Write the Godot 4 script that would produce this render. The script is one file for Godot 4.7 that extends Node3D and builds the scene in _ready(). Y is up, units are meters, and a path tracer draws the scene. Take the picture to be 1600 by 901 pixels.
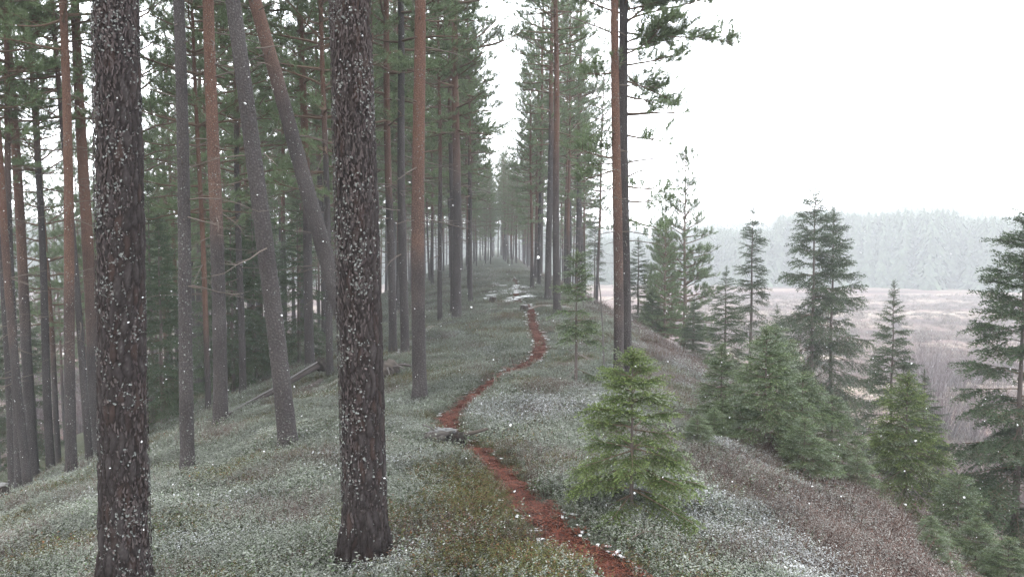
extends Node3D
# A snowy esker path through pine forest. Depth d runs along -Z; x to the right; metres.

const EYE := 1.9
const BOG := -11.9

var rng := RandomNumberGenerator.new()
var taken := {}
var n1 := FastNoiseLite.new()
var n2 := FastNoiseLite.new()
var cells := FastNoiseLite.new()
var cells2 := FastNoiseLite.new()
var M := {}
var path_pts: Array[Vector2] = []

# ------------------------------------------------------------------ small helpers
func C(r: float, g: float, b: float, k := 1.0) -> Color:      # real base colour, stored doubled (materials are half grey)
	return Color(clampf(r * 2.0 * k, 0, 1), clampf(g * 2.0 * k, 0, 1), clampf(b * 2.0 * k, 0, 1))

class Buf:
	var v := PackedVector3Array()
	var c := PackedColorArray()
	func add(t: Transform3D, o: Buf) -> void:
		v.append_array(t * o.v)
		c.append_array(o.c)
	func tri(a: Vector3, b: Vector3, d: Vector3, k: Color) -> void:
		v.append(a); v.append(b); v.append(d)
		c.append(k); c.append(k); c.append(k)
	func quad(a: Vector3, b: Vector3, d: Vector3, e: Vector3, k: Color) -> void:
		tri(a, b, d, k)
		tri(a, d, e, k)
	# a thin limb, three or four sided
	func limb(pts: Array, r0: float, r1: float, k: Color, sides := 3) -> void:
		var rings := []
		for i in pts.size():
			var dir: Vector3 = (pts[mini(i + 1, pts.size() - 1)] - pts[maxi(i - 1, 0)]).normalized()
			var s := dir.cross(Vector3.UP if absf(dir.y) < 0.9 else Vector3.RIGHT).normalized()
			var u := s.cross(dir)
			var r := lerpf(r0, r1, float(i) / (pts.size() - 1))
			var ring := []
			for j in sides:
				var a := TAU * j / sides
				ring.append(pts[i] + (s * cos(a) + u * sin(a)) * r)
			rings.append(ring)
		for i in pts.size() - 1:
			for j in sides:
				var m := (j + 1) % sides
				quad(rings[i][j], rings[i + 1][j], rings[i + 1][m], rings[i][m], k)
	func mesh() -> ArrayMesh:
		var a := []
		a.resize(Mesh.ARRAY_MAX)
		a[Mesh.ARRAY_VERTEX] = v
		a[Mesh.ARRAY_COLOR] = c
		var m := ArrayMesh.new()
		m.add_surface_from_arrays(Mesh.PRIMITIVE_TRIANGLES, a)
		return m

func numbered(called: String) -> String:
	var k: int = taken.get(called, 0)
	taken[called] = k + 1
	return called if k == 0 else "%s_%03d" % [called, k]

func tag(o: Node3D, label: String, category := "", group := "", kind := "") -> Node3D:
	if label: o.set_meta("label", label)
	if category: o.set_meta("category", category)
	if group: o.set_meta("group", group)
	if kind: o.set_meta("kind", kind)
	return o

func part(called: String, m: Mesh, mat: Material, parent: Node3D = null, kind := "") -> MeshInstance3D:
	var o := MeshInstance3D.new()
	o.mesh = m
	o.material_override = mat
	o.name = numbered(called) if parent == null else called
	if kind: o.set_meta("kind", kind)
	(self if parent == null else parent).add_child(o, true)
	return o

func root_at(called: String, p: Vector3, turn := 0.0) -> Node3D:
	var o := Node3D.new()
	o.name = numbered(called)
	add_child(o)
	o.position = p
	o.rotation.y = turn
	return o

func many(called: String, m: Mesh, mat: Material, where: Array, tints: Array, label: String, category: String) -> void:
	var mm := MultiMesh.new()
	mm.transform_format = MultiMesh.TRANSFORM_3D
	mm.use_colors = true
	mm.mesh = m
	mm.instance_count = where.size()
	for i in where.size():
		mm.set_instance_transform(i, where[i])
		mm.set_instance_color(i, tints[i])
	var o := MultiMeshInstance3D.new()
	o.multimesh = mm
	o.material_override = mat
	o.name = numbered(called)
	add_child(o)
	tag(o, label, category, "", "stuff")

func R(a: float, b: float) -> float:
	return rng.randf_range(a, b)

func sstep(a: float, b: float, x: float) -> float:
	return smoothstep(a, b, x)

# ------------------------------------------------------------------ terrain
func xc(d: float) -> float:
	return 0.12 * d * exp(-pow(maxf(d, 0) / 26.0, 2)) - 0.02 * maxf(0, d - 40)

func path_x(d: float) -> float:
	for i in path_pts.size() - 1:
		if d <= path_pts[i + 1].y:
			var a := path_pts[i]
			var b := path_pts[i + 1]
			var p := path_pts[maxi(i - 1, 0)]
			var q := path_pts[mini(i + 2, path_pts.size() - 1)]
			return p.cubic_interpolate(b, p, q, 0.0).x if b.y == a.y else a.cubic_interpolate(b, p, q, clampf((d - a.y) / (b.y - a.y), 0, 1)).x
	return path_pts[-1].x

func ground(x: float, d: float, groove := true) -> float:
	var u := x - xc(d)
	var h := 0.0
	if u < 0:
		h = -0.0251 * u * u if u > -8.7 else -(1.9 + 0.46 * (-u - 8.7))
	else:
		h = -0.12 * u * u if u < 3.1 else -(1.153 + 0.62 * (u - 3.1))
	h += 0.35 * sstep(25, 60, d) + 0.09 * exp(-pow((d - 23.5) / 2.2, 2)) - 0.16 * exp(-pow((d - 26.3) / 1.3, 2)) + 0.05 * exp(-pow((d - 30) / 2.5, 2))
	h += 0.045 * sin(1.3 * x + 0.7) * sin(1.1 * d + 1.9) + 0.03 * sin(2.1 * x + 1.3 * d + 0.4) + 0.02 * sin(3.7 * x - 2.3 * d)
	h += (0.05 + 0.11 * smoothstep(0.9, 2.2, u)) * n1.get_noise_2d(x * 2.2, d * 2.2)
	if groove and d > -3 and d < 45 and absf(u) < 4:
		h -= 0.055 * exp(-pow((x - path_x(d)) / 0.21, 2))
	if h < BOG - 0.8:
		h = BOG - 0.8
	return h

func on_ground(x: float, d: float, lift := 0.0) -> Vector3:
	return Vector3(x, ground(x, d) + lift, -d)

func up_at(x: float, d: float) -> Vector3:
	return Vector3(ground(x - 0.15, d, false) - ground(x + 0.15, d, false), 0.3, ground(x, d + 0.15, false) - ground(x, d - 0.15, false)).normalized()

func lying(x: float, d: float, turn: float, s: float, lift := 0.0, flat := 0.6) -> Transform3D:
	var up := Vector3.UP.lerp(up_at(x, d), flat).normalized()
	var b := Basis(Quaternion(Vector3.UP, up)) * Basis(Vector3.UP, turn)
	return Transform3D(b.scaled_local(Vector3(s, s, s)), on_ground(x, d, lift))

# ------------------------------------------------------------------ materials
func noise(type: int, freq: float, sd: int, octaves := 3) -> FastNoiseLite:
	var n := FastNoiseLite.new()
	n.noise_type = type
	n.frequency = freq
	n.seed = sd
	n.fractal_octaves = octaves
	if octaves == 1: n.fractal_type = FastNoiseLite.FRACTAL_NONE
	return n

func ntex(n: FastNoiseLite, size := 512, stops: Array = []) -> NoiseTexture2D:
	var t := NoiseTexture2D.new()
	t.width = size
	t.height = size
	t.seamless = true
	t.noise = n
	if stops:
		var g := Gradient.new()
		g.offsets = PackedFloat32Array(stops.map(func(s): return s[0]))
		g.colors = PackedColorArray(stops.map(func(s): return (s[1] as Color).linear_to_srgb()))
		t.color_ramp = g
	return t

func grey(x: float) -> Color:
	return Color(x, x, x)

func plain(called: String, rough := 0.9, spec := 0.25) -> StandardMaterial3D:
	var m := StandardMaterial3D.new()
	m.resource_name = called
	m.albedo_color = Color(0.5, 0.5, 0.5).linear_to_srgb()
	m.vertex_color_use_as_albedo = true
	m.roughness = rough
	m.metallic_specular = spec
	return m

func make_materials() -> void:
	M.needles = plain("needles", 0.75, 0.3)
	M.limb = plain("limb")
	M.leaves = plain("leaves", 0.8, 0.25)
	M.flakes = plain("flakes", 0.95, 0.2)
	M.near_bark = plain("near_bark", 0.9, 0.25)
	var bn := noise(FastNoiseLite.TYPE_SIMPLEX_SMOOTH, 0.09, 31, 3)
	M.near_bark.heightmap_enabled = true
	M.near_bark.heightmap_texture = ntex(bn, 512)
	M.near_bark.heightmap_scale = 1.1
	M.near_bark.uv1_scale = Vector3(3, 3, 3)
	var cn := noise(FastNoiseLite.TYPE_CELLULAR, 0.035, 5, 2)
	cn.cellular_return_type = FastNoiseLite.RETURN_DISTANCE2_SUB
	cn.domain_warp_enabled = true
	cn.domain_warp_amplitude = 22.0
	cn.domain_warp_frequency = 0.02
	M.bark = plain("bark", 0.92, 0.25)
	M.bark.albedo_texture = ntex(cn, 512, [[0.0, grey(0.42)], [0.25, grey(0.62)], [0.5, grey(0.9)], [1.0, grey(1.0)]])
	M.bark.heightmap_enabled = true
	M.bark.heightmap_texture = ntex(cn, 512)
	M.bark.heightmap_scale = 1.2
	M.ground = plain("ground", 0.95, 0.2)
	M.ground.albedo_texture = ntex(noise(FastNoiseLite.TYPE_SIMPLEX, 0.05, 9, 5), 512, [[0.0, grey(0.35)], [0.45, grey(0.7)], [0.7, grey(1.0)], [1.0, grey(1.0)]])
	M.ground.uv1_triplanar = true
	M.ground.uv1_world_triplanar = true
	M.ground.uv1_scale = Vector3(0.9, 0.9, 0.9)
	M.ground.heightmap_enabled = true
	M.ground.heightmap_texture = ntex(noise(FastNoiseLite.TYPE_SIMPLEX, 0.06, 19, 4), 512)
	M.ground.heightmap_scale = 3.0
	M.path = plain("path", 0.95, 0.15)
	M.path.albedo_texture = ntex(noise(FastNoiseLite.TYPE_SIMPLEX, 0.12, 29, 4), 512, [[0.0, Color(0.35, 0.3, 0.3)], [0.45, Color(0.75, 0.75, 0.75)], [0.62, Color(1, 0.95, 0.9)], [0.8, Color(1, 1, 1)]])
	M.path.uv1_triplanar = true
	M.path.uv1_world_triplanar = true
	M.path.uv1_scale = Vector3(1.7, 1.7, 1.7)
	M.path.heightmap_enabled = true
	M.path.heightmap_texture = ntex(noise(FastNoiseLite.TYPE_SIMPLEX, 0.1, 39, 4), 512)
	M.path.heightmap_scale = 2.5
	M.bog = plain("bog", 0.95, 0.15)
	M.bog.albedo_texture = ntex(noise(FastNoiseLite.TYPE_SIMPLEX, 0.012, 49, 5), 1024, [[0.0, Color(0.55, 0.5, 0.52)], [0.42, Color(0.72, 0.62, 0.6)], [0.55, Color(0.9, 0.8, 0.74)], [0.75, Color(1, 0.97, 0.93)], [1.0, Color(1, 1, 1)]])
	M.bog.uv1_triplanar = true
	M.bog.uv1_world_triplanar = true
	M.bog.uv1_scale = Vector3(0.022, 0.022, 0.045)
	M.snow = plain("snow", 0.85, 0.3)

# ------------------------------------------------------------------ plant templates
func pine_tuft(sd: int, shade: float) -> Buf:
	rng.seed = sd
	var b := Buf.new()
	for i in 37:
		var at := Vector3(0, R(-0.02, 0.13), 0)
		var az := R(0, TAU)
		var open := R(0.35, 1.25)
		var dir := Vector3(cos(az) * sin(open), cos(open), sin(az) * sin(open))
		var side := dir.cross(Vector3(R(-1, 1), R(-1, 1), R(-1, 1))).normalized() * 0.0040
		var k := shade * R(0.7, 1.25)
		b.tri(at - side, at + side, at + dir * R(0.06, 0.095), C(0.092, 0.124, 0.060, k))
	return b

# a flat spruce spray along +Z, one unit long, its plane x-z
func spruce_spray(sd: int, pairs: int, step: float, nlen: float, nwid: float, col: Color, tip: Color, around: int) -> Buf:
	rng.seed = sd
	var b := Buf.new()
	var twigs := [[Vector3.ZERO, Vector3(0, 0, 1), 1.0]]
	for i in pairs:
		var t := (i + 0.6) / (pairs + 0.7)
		for s: float in [-1.0, 1.0]:
			var ln := (0.52 * (1.0 - t) + 0.1) * R(0.8, 1.15)
			var a := R(0.7, 0.95) * s
			twigs.append([Vector3(0, R(-0.01, 0.01), t + R(-0.03, 0.03)), Vector3(sin(a), R(-0.28, 0.05), cos(a)).normalized(), ln])
	for w in twigs:
		var o: Vector3 = w[0]
		var dir: Vector3 = w[1]
		var ln: float = w[2]
		var sag := 0.12 * ln
		var side := dir.cross(Vector3.UP).normalized()
		var upv := side.cross(dir)
		b.tri(o - side * 0.008, o + side * 0.008, o + dir * ln - Vector3(0, sag, 0), C(0.07, 0.05, 0.032))
		var n := maxi(2, int(ln / step))
		for i in n:
			var t := (i + R(0.1, 0.9)) / n
			var p := o + dir * ln * t - Vector3(0, sag * t * t, 0)
			for j in around:
				var a: float = R(-0.5, PI + 0.5)
				var out := (side * cos(a) + upv * sin(a)) * 0.75 + dir * R(0.5, 0.9)
				out = out.normalized()
				var wd := out.cross(Vector3(R(-1, 1), R(-1, 1), R(-1, 1))).normalized() * nwid * 0.5
				var k := col.lerp(tip, clampf(pow(t, 2) * R(0.2, 1.1), 0, 1))
				var m := R(0.75, 1.2)
				b.tri(p - wd, p + wd, p + out * nlen * R(0.8, 1.15), Color(k.r * m, k.g * m, k.b * m))
	return b

func grow_pine_limb(lb: Buf, nb: Buf, tufts: Array, p0: Vector3, az: float, elev: float, L: float, r0: float, lush: float, every := 0.16, from := 0.28) -> void:
	var pts := [p0]
	var e := elev
	var a := az
	var p := p0
	var n := 6
	for i in n:
		e += R(-0.12, 0.16)
		a += R(-0.16, 0.16)
		p = p + Vector3(cos(a) * cos(e), sin(e), sin(a) * cos(e)) * (L / n)
		pts.append(p)
	var bark := C(0.09, 0.062, 0.045)
	lb.limb(pts, r0, r0 * 0.25, bark, 4)
	if lush <= 0: return
	var ns := int(L / every)
	for i in ns:
		var t := lerpf(from, 1.0, (i + R(0, 0.9)) / ns)
		var f := t * n
		var k := mini(int(f), n - 1)
		var q: Vector3 = pts[k].lerp(pts[k + 1], f - k)
		var sa := az + R(0.5, 1.3) * (1.0 if i % 2 == 0 else -1.0)
		var se := elev + R(-0.1, 0.5)
		var sl := (0.22 + 0.3 * L * (1.05 - t)) * R(0.6, 1.2)
		var dir := Vector3(cos(sa) * cos(se), sin(se), sin(sa) * cos(se))
		lb.limb([q, q + dir * sl * 0.5 + Vector3(0, -0.02, 0), q + dir * sl], r0 * 0.3, r0 * 0.12, bark, 3)
		var nt := int(ceil(sl / 0.085 * lush))
		for j in nt:
			var tt := lerpf(0.3, 1.0, (j + 1.0) / nt)
			var at := q + dir * sl * tt + Vector3(R(-0.05, 0.05), R(-0.02, 0.05), R(-0.05, 0.05))
			var grow := (dir * 0.8 + Vector3(R(-0.6, 0.6), R(0.1, 1.0), R(-0.6, 0.6))).normalized()
			var s := R(0.85, 1.25)
			nb.add(Transform3D(Basis(Quaternion(Vector3.UP, grow)).scaled_local(Vector3(s, s, s)), at), tufts[rng.randi() % tufts.size()])

# returns {limbs, needles, dead}: the crown of a pine of height H whose base is at y = cb * H
func pine_crown(sd: int, H: float, cb: float, Lmax: float, lush: float, gap: float, deadn: int, tufts: Array, cone := false) -> Dictionary:
	rng.seed = sd
	var lb := Buf.new()
	var nb := Buf.new()
	var db := Buf.new()
	var y := cb * H
	while y < H * 0.985:
		var t := (y - cb * H) / (H * (1.0 - cb))
		var shape := (pow(1.0 - t, 0.75) if cone else pow(maxf(0.0, 1.0 - t), 0.55) * lerpf(0.6, 1.0, minf(1.0, t * 4.0)))
		var nbranch := rng.randi_range(3, 5)
		var a0 := R(0, TAU)
		for i in nbranch:
			if rng.randf() < 0.12 and not cone: continue
			var L := Lmax * shape * R(0.65, 1.15) + 0.18
			var el := lerpf(-0.1, 0.75, t) + R(-0.15, 0.2)
			grow_pine_limb(lb, nb, tufts, Vector3(0, y + R(-0.1, 0.1), 0), a0 + TAU * i / nbranch + R(-0.3, 0.3), el, L, 0.012 + 0.012 * L, lush)
		y += gap * R(0.75, 1.25)
	for j in 4:
		nb.add(Transform3D(Basis(Vector3.RIGHT, R(-0.4, 0.4)), Vector3(0, H - 0.1 * j, 0)), tufts[0])
	for i in deadn:
		var yy := lerpf(0.13, cb + 0.12, rng.randf()) * H
		var L := R(0.15, 0.5) if rng.randf() < 0.6 else R(0.5, 1.4)
		var a := R(0, TAU)
		var e := R(-0.35, 0.25)
		var p := Vector3(0, yy, 0)
		var pts := [p]
		for k in 4:
			e += R(-0.2, 0.1)
			a += R(-0.25, 0.25)
			p = p + Vector3(cos(a) * cos(e), sin(e), sin(a) * cos(e)) * L / 4.0
			pts.append(p)
			if L > 0.6 and k > 0:
				var aa := a + R(-1, 1)
				db.limb([p, p + Vector3(cos(aa), R(-0.4, 0.2), sin(aa)) * R(0.15, 0.35)], 0.005, 0.002, C(0.085, 0.07, 0.06), 3)
		db.limb(pts, 0.011, 0.003, C(0.085, 0.07, 0.06), 4)
	return {"limbs": lb.mesh(), "needles": nb.mesh(), "dead": db.mesh() if deadn else null, "H": H}

# one spruce of height H: {trunk buffer in limbs, needles}
func spruce(sd: int, H: float, Rmax: float, y0: float, gap: float, sprays: Array, slen: float, droop: float, ragged: float, dead_low := 0.0, power := 0.85, fill := 3.3) -> Dictionary:
	rng.seed = sd
	var lb := Buf.new()
	var nb := Buf.new()
	var db := Buf.new()
	var y := y0
	while y < H * 0.97:
		var t := y / H
		var L0 := Rmax * pow(1.0 - t, power)
		var nbr := rng.randi_range(5, 7)
		var a0 := R(0, TAU)
		for i in nbr:
			if rng.randf() < ragged * (1.0 - t * t): continue
			var L := L0 * R(1.0 - 0.45 * (0.4 + ragged), 1.12) + 0.04
			var a := a0 + TAU * i / nbr + R(-0.35, 0.35)
			var el := lerpf(-droop, 0.75, pow(t, 1.4)) + R(-0.14, 0.14)
			var p := Vector3(0, y + R(-0.4, 0.4) * gap, 0)
			var pts := [p]
			var n := 5
			for k in n:
				var e := el + 0.35 * droop * pow(float(k) / n, 2) * 2.0 - 0.18 * float(k) / n
				p = p + Vector3(cos(a) * cos(e), sin(e), sin(a) * cos(e)) * L / n
				pts.append(p)
			if y < dead_low and rng.randf() < 0.75:
				db.limb(pts, 0.004 + 0.006 * L, 0.002, C(0.13, 0.11, 0.1), 3)
				for k in range(1, n):
					for s: float in [-1.0, 1.0]:
						var aa: float = a + s * R(0.5, 1.0)
						db.limb([pts[k], pts[k] + Vector3(cos(aa), R(-0.5, 0.0), sin(aa)) * L * R(0.15, 0.35)], 0.003, 0.001, C(0.13, 0.11, 0.1), 3)
				continue
			lb.limb(pts, 0.004 + 0.008 * L, 0.002, C(0.075, 0.055, 0.04), 3)
			var ns := maxi(1, int(round(L / slen * fill)))
			for j in ns:
				var tt := lerpf(0.16, 0.97, (j + R(0.2, 0.8)) / ns) if j < ns - 1 else 1.0
				var f := minf(tt * n, n - 0.001)
				var k := int(f)
				var q: Vector3 = pts[k].lerp(pts[k + 1], f - k)
				var s := slen * R(0.8, 1.2) * minf(1.0, 0.55 + L / slen * 0.4)
				var fa := a + (R(0.35, 1.0) * (1.0 if j % 2 else -1.0) if j < ns - 1 else 0.0)
				var fe := el + R(-0.35, 0.1) - (droop * 0.5 if j < ns - 1 else 0.0)
				if j == ns - 1:
					q = pts[n] - (pts[n] - pts[n - 1]).normalized() * s * 0.75
					fe = asin(clampf((pts[n] - pts[n - 1]).normalized().y, -1, 1))
				var fw := Vector3(cos(fa) * cos(fe), sin(fe), sin(fa) * cos(fe))
				var sd_ := fw.cross(Vector3.UP).normalized()
				var bs := Basis(sd_, sd_.cross(fw), fw) * Basis(Vector3(0, 0, 1), R(-0.5, 0.5))
				nb.add(Transform3D(bs.scaled_local(Vector3(s, s, s)), q), sprays[rng.randi() % sprays.size()])
		y += gap * lerpf(1.15, 0.75, t) * R(0.8, 1.2)
	# leader
	for j in 3:
		var s := slen * (0.7 - 0.12 * j)
		nb.add(Transform3D((Basis(Vector3.UP, j * 1.1) * Basis(Vector3.RIGHT, -PI / 2 + 0.08 * j)).scaled_local(Vector3(s, s, s)), Vector3(0, H - s * 0.85 - 0.03 * j, 0)), sprays[j % sprays.size()])
	var tr := Buf.new()
	var tp := []
	var r := 0.008 + H * 0.0105
	for i in 9:
		tp.append(Vector3(0.01 * sin(i * 1.9) * H * 0.2, lerpf(-0.25, H, i / 8.0), 0.01 * cos(i * 2.3) * H * 0.2))
	tr.limb(tp, r, 0.003, C(0.075, 0.062, 0.055), 8)
	return {"trunk": tr.mesh(), "limbs": lb.mesh(), "needles": nb.mesh(), "dead": db.mesh() if db.v.size() else null, "H": H}

func place_conifer(called: String, pr: Dictionary, x: float, d: float, H: float, turn: float, label: String, category: String, group := "", wide := 1.0, lean := 0.0) -> Node3D:
	var o := root_at(called, on_ground(x, d))
	var s: float = H / pr.H
	o.basis = Basis(Vector3(0, 0, 1), -lean) * Basis(Vector3.UP, turn).scaled_local(Vector3(s * wide, s, s * wide))
	part("trunk", pr.trunk, M.limb if not pr.has("bark") else M.bark, o)
	part("branches", pr.limbs, M.limb, o, "stuff")
	part("crown", pr.needles, M.needles, o, "stuff")
	if pr.get("dead"): part("dead_branches", pr.dead, M.limb, o, "stuff")
	return tag(o, label, category, group)

# ------------------------------------------------------------------ trunks
func bark_color(y: float, a: float, orange_from: float, n: float) -> Color:
	var low := C(0.044, 0.038, 0.037).lerp(C(0.076, 0.067, 0.065), clampf(n * 0.7 + 0.5, 0, 1))
	var high := C(0.108, 0.058, 0.042).lerp(C(0.14, 0.082, 0.060), clampf(n * 0.7 + 0.5, 0, 1))
	return low.lerp(high, sstep(orange_from - 1.2, orange_from + 1.5, y + n * 0.9))

func pine_trunk(sd: int, H: float, dia: float, orange_from: float, bend := 0.0, segs := 20, rowstep := 0.09, detail_to := 7.0) -> ArrayMesh:
	rng.seed = sd
	var off := Vector3(sd * 7.3, sd * 3.1, sd * 1.7)
	var v := PackedVector3Array()
	var c := PackedColorArray()
	var uv := PackedVector2Array()
	var idx := PackedInt32Array()
	var nrep := maxi(1, int(round(PI * dia / 0.42)))
	var y := -0.45
	var rows := 0
	while y < H:
		var r := dia * 0.5 * (1.0 - 0.93 * pow(maxf(y, 0) / H, 1.25)) * (1.0 + 0.32 * exp(-maxf(y, 0) / 0.13))
		var px := bend * minf(y, 6.0) * minf(y, 6.0) + (bend * 12.0 * (y - 6.0) if y > 6.0 else 0.0)
		var cx := px + 0.018 * sin(y * 0.9 + sd)
		var cz := 0.018 * cos(y * 0.7 + sd * 2.0)
		for j in segs + 1:
			var a := TAU * (j % segs) / segs
			var dir := Vector3(cos(a), 0, sin(a))
			var q := dir * r * 1.0 + Vector3(0, y, 0)
			var nn := n1.get_noise_3dv(q * 5.0 + off)
			var bump := 1.0 + 0.05 * nn + 0.04 * cells.get_noise_3dv(Vector3(q.x * 14, q.y * 5, q.z * 14) + off)
			if y < 0.25: bump += 0.14 * (0.25 - y) * n1.get_noise_1d(a * 60.0 + sd * 100)
			v.append(Vector3(cx, y, cz) + dir * r * bump)
			c.append(bark_color(y, a, orange_from, n1.get_noise_3dv(q * 2.3 + off)))
			uv.append(Vector2(float(j) / segs * nrep, -y / 0.55))
		rows += 1
		y += rowstep if y < detail_to else 0.5
	for i in rows - 1:
		for j in segs:
			var k := i * (segs + 1) + j
			idx.append_array([k, k + segs + 1, k + 1, k + 1, k + segs + 1, k + segs + 2])
	return smooth_mesh(v, c, uv, idx)

func smooth_mesh(v: PackedVector3Array, c: PackedColorArray, uv: PackedVector2Array, idx: PackedInt32Array) -> ArrayMesh:
	var a := []
	a.resize(Mesh.ARRAY_MAX)
	a[Mesh.ARRAY_VERTEX] = v
	if c.size(): a[Mesh.ARRAY_COLOR] = c
	if uv.size(): a[Mesh.ARRAY_TEX_UV] = uv
	a[Mesh.ARRAY_INDEX] = idx
	var m := ArrayMesh.new()
	m.add_surface_from_arrays(Mesh.PRIMITIVE_TRIANGLES, a)
	var st := SurfaceTool.new()
	st.create_from(m, 0)
	st.generate_normals()
	return st.commit()

# the close trunks: scaly plates with deep furrows in the mesh itself
func near_trunk(sd: int, H: float, dia: float, orange_from: float, bend: float, top_detail: float) -> ArrayMesh:
	var v := PackedVector3Array()
	var c := PackedColorArray()
	var uv := PackedVector2Array()
	var idx := PackedInt32Array()
	var segs := 144
	var off := Vector3(sd * 5.7, sd * 2.9, sd * 9.1)
	var y := -0.5
	var rows := 0
	while y < H:
		var r := dia * 0.5 * (1.0 - 0.9 * pow(maxf(y, 0) / H, 1.2)) * (1.0 + 0.22 * exp(-maxf(y, 0) / 0.13))
		var cx := bend * minf(y, 6.0) * minf(y, 6.0) + 0.012 * sin(y * 1.1 + sd)
		for j in segs + 1:
			var a := TAU * (j % segs) / segs
			var dir := Vector3(cos(a), 0, sin(a))
			var q := dir * dia * 0.5 + Vector3(0, y, 0)
			var w := Vector3(n1.get_noise_3dv(q * 9.0 + off), n1.get_noise_3dv(q * 9.0 - off), n2.get_noise_3dv(q * 9.0 + off)) * 0.026
			var s := Vector3((q.x + w.x) * 50, (q.y + w.y) * 14.0, (q.z + w.z) * 50) + off
			var plate := clampf((cells.get_noise_3dv(s) + 1.0) * 1.9, 0, 1)            # 0 in a furrow, 1 on a plate
			var fine := clampf((cells.get_noise_3dv(Vector3(q.x * 120, q.y * 85, q.z * 120) + off) + 1.0) * 1.4, 0, 1)
			var id := cells2.get_noise_3dv(s)                                          # a value of its own for each plate
			var rough := n2.get_noise_3dv(q * 48.0 + off)
			var deep := 0.013 * sqrt(plate) + 0.003 * fine * plate + 0.0045 * id * plate + 0.0025 * rough
			var flare := 0.0
			if y < 0.3: flare = 0.16 * (0.3 - y) * maxf(0, n1.get_noise_2d(a * 70.0 / TAU * 3.0, sd * 50.0) + 0.3)
			v.append(Vector3(cx, y, 0.01 * cos(y + sd)) + dir * (r - 0.008 + deep + flare))
			var furrow := C(0.022, 0.017, 0.016)
			var face := C(0.036, 0.029, 0.028).lerp(C(0.066, 0.055, 0.054), clampf(0.5 + id * 0.8 + rough * 0.9, 0, 1))
			face = face.lerp(C(0.085, 0.048, 0.038), clampf(id * -1.1 - 0.3, 0, 0.5))
			face = face.lerp(C(0.125, 0.072, 0.052), 0.75 * sstep(orange_from - 0.8, orange_from + 1.6, y + 1.2 * n1.get_noise_3dv(q * 3.0 + off)))
			c.append(furrow.lerp(face, clampf(-0.1 + plate * 0.8 + fine * 0.5, 0, 1)).lerp(C(0.115, 0.108, 0.105), 0.55 * sstep(0.55, 0.95, fine * plate + 0.5 * n1.get_noise_3dv(q * 7.0 - off))))
			uv.append(Vector2(float(j) / segs * 2.0, -y / 0.4))
		rows += 1
		y += 0.0096 if y < top_detail else 0.35
	for i in rows - 1:
		for j in segs:
			var k := i * (segs + 1) + j
			idx.append_array([k, k + segs + 1, k + 1, k + 1, k + segs + 1, k + segs + 2])
	return smooth_mesh(v, c, uv, idx)

func lichen_flake(sd: int) -> Buf:       # a curled scale about one unit across, its foot at the origin, outwards +Z
	rng.seed = sd
	var b := Buf.new()
	var n := 6
	var k := C(0.115, 0.118, 0.11, R(0.75, 1.25))
	if sd % 4 == 0: k = C(0.128, 0.132, 0.126, R(0.85, 1.1))
	if sd % 4 == 1: k = C(0.085, 0.072, 0.068)
	if sd >= 260: k = C(0.046, 0.037, 0.035, [0.7, 0.9, 1.1, 1.35][sd % 4])
	var ring := []
	for i in n:
		var a := TAU * i / n
		var r := R(0.28, 0.62)
		ring.append(Vector3(cos(a) * r, sin(a) * r * 0.9, R(0.05, 0.42) + 0.15 * sin(a)))
	var mid := Vector3(0, 0, 0.1)
	for i in n:
		b.tri(mid, ring[i], ring[(i + 1) % n], k)
		b.tri(mid - Vector3(0, 0, 0.1), ring[(i + 1) % n], ring[i], k)
	return b

func flakes_on_trunk(sd: int, flakes: Array, count: int, y0: float, y1: float, H: float, dia: float, bend: float, s0: float, s1: float, near: bool, scaly := false) -> ArrayMesh:
	rng.seed = sd
	var b := Buf.new()
	var tries := 0
	var done := 0
	while done < count and tries < count * 5:
		tries += 1
		var y := R(y0, y1)
		var a := R(0, TAU)
		var q := Vector3(cos(a) * 0.15, y, sin(a) * 0.15)
		if n1.get_noise_3dv(q * 6.0 + Vector3(sd, 0, sd)) + R(-0.25, 0.25) < (0.06 if near else 0.0) and not scaly: continue
		done += 1
		var e := 1.2 if near else 1.25
		var r := dia * 0.5 * (1.0 - (0.9 if near else 0.93) * pow(maxf(y, 0) / H, e)) + (0.006 if near and not scaly else -0.002)
		r *= 1.0 + (0.21 * exp(-maxf(y, 0) / 0.13))
		var cx := bend * minf(y, 6.0) * minf(y, 6.0) + (bend * 12.0 * (y - 6.0) if y > 6.0 else 0.0)
		var out := Vector3(cos(a), 0, sin(a))
		var bs := Basis(Vector3.UP.cross(out), Vector3.UP, out) * Basis(Vector3(0, 0, 1), R(-0.3, 0.3) if scaly else R(0, TAU))
		var s := R(s0, s1)
		if scaly:
			b.add(Transform3D(bs.scaled_local(Vector3(s * 0.5, s * R(0.9, 2.2), s * R(0.2, 0.42))), Vector3(cx, y, 0) + out * (r + 0.0085)), flakes[rng.randi() % flakes.size()])
			continue
		b.add(Transform3D(bs.scaled_local(Vector3(s, s * R(0.7, 1.3), s)), Vector3(cx, y, 0) + out * r), flakes[rng.randi() % flakes.size()])
	return b.mesh()

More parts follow.
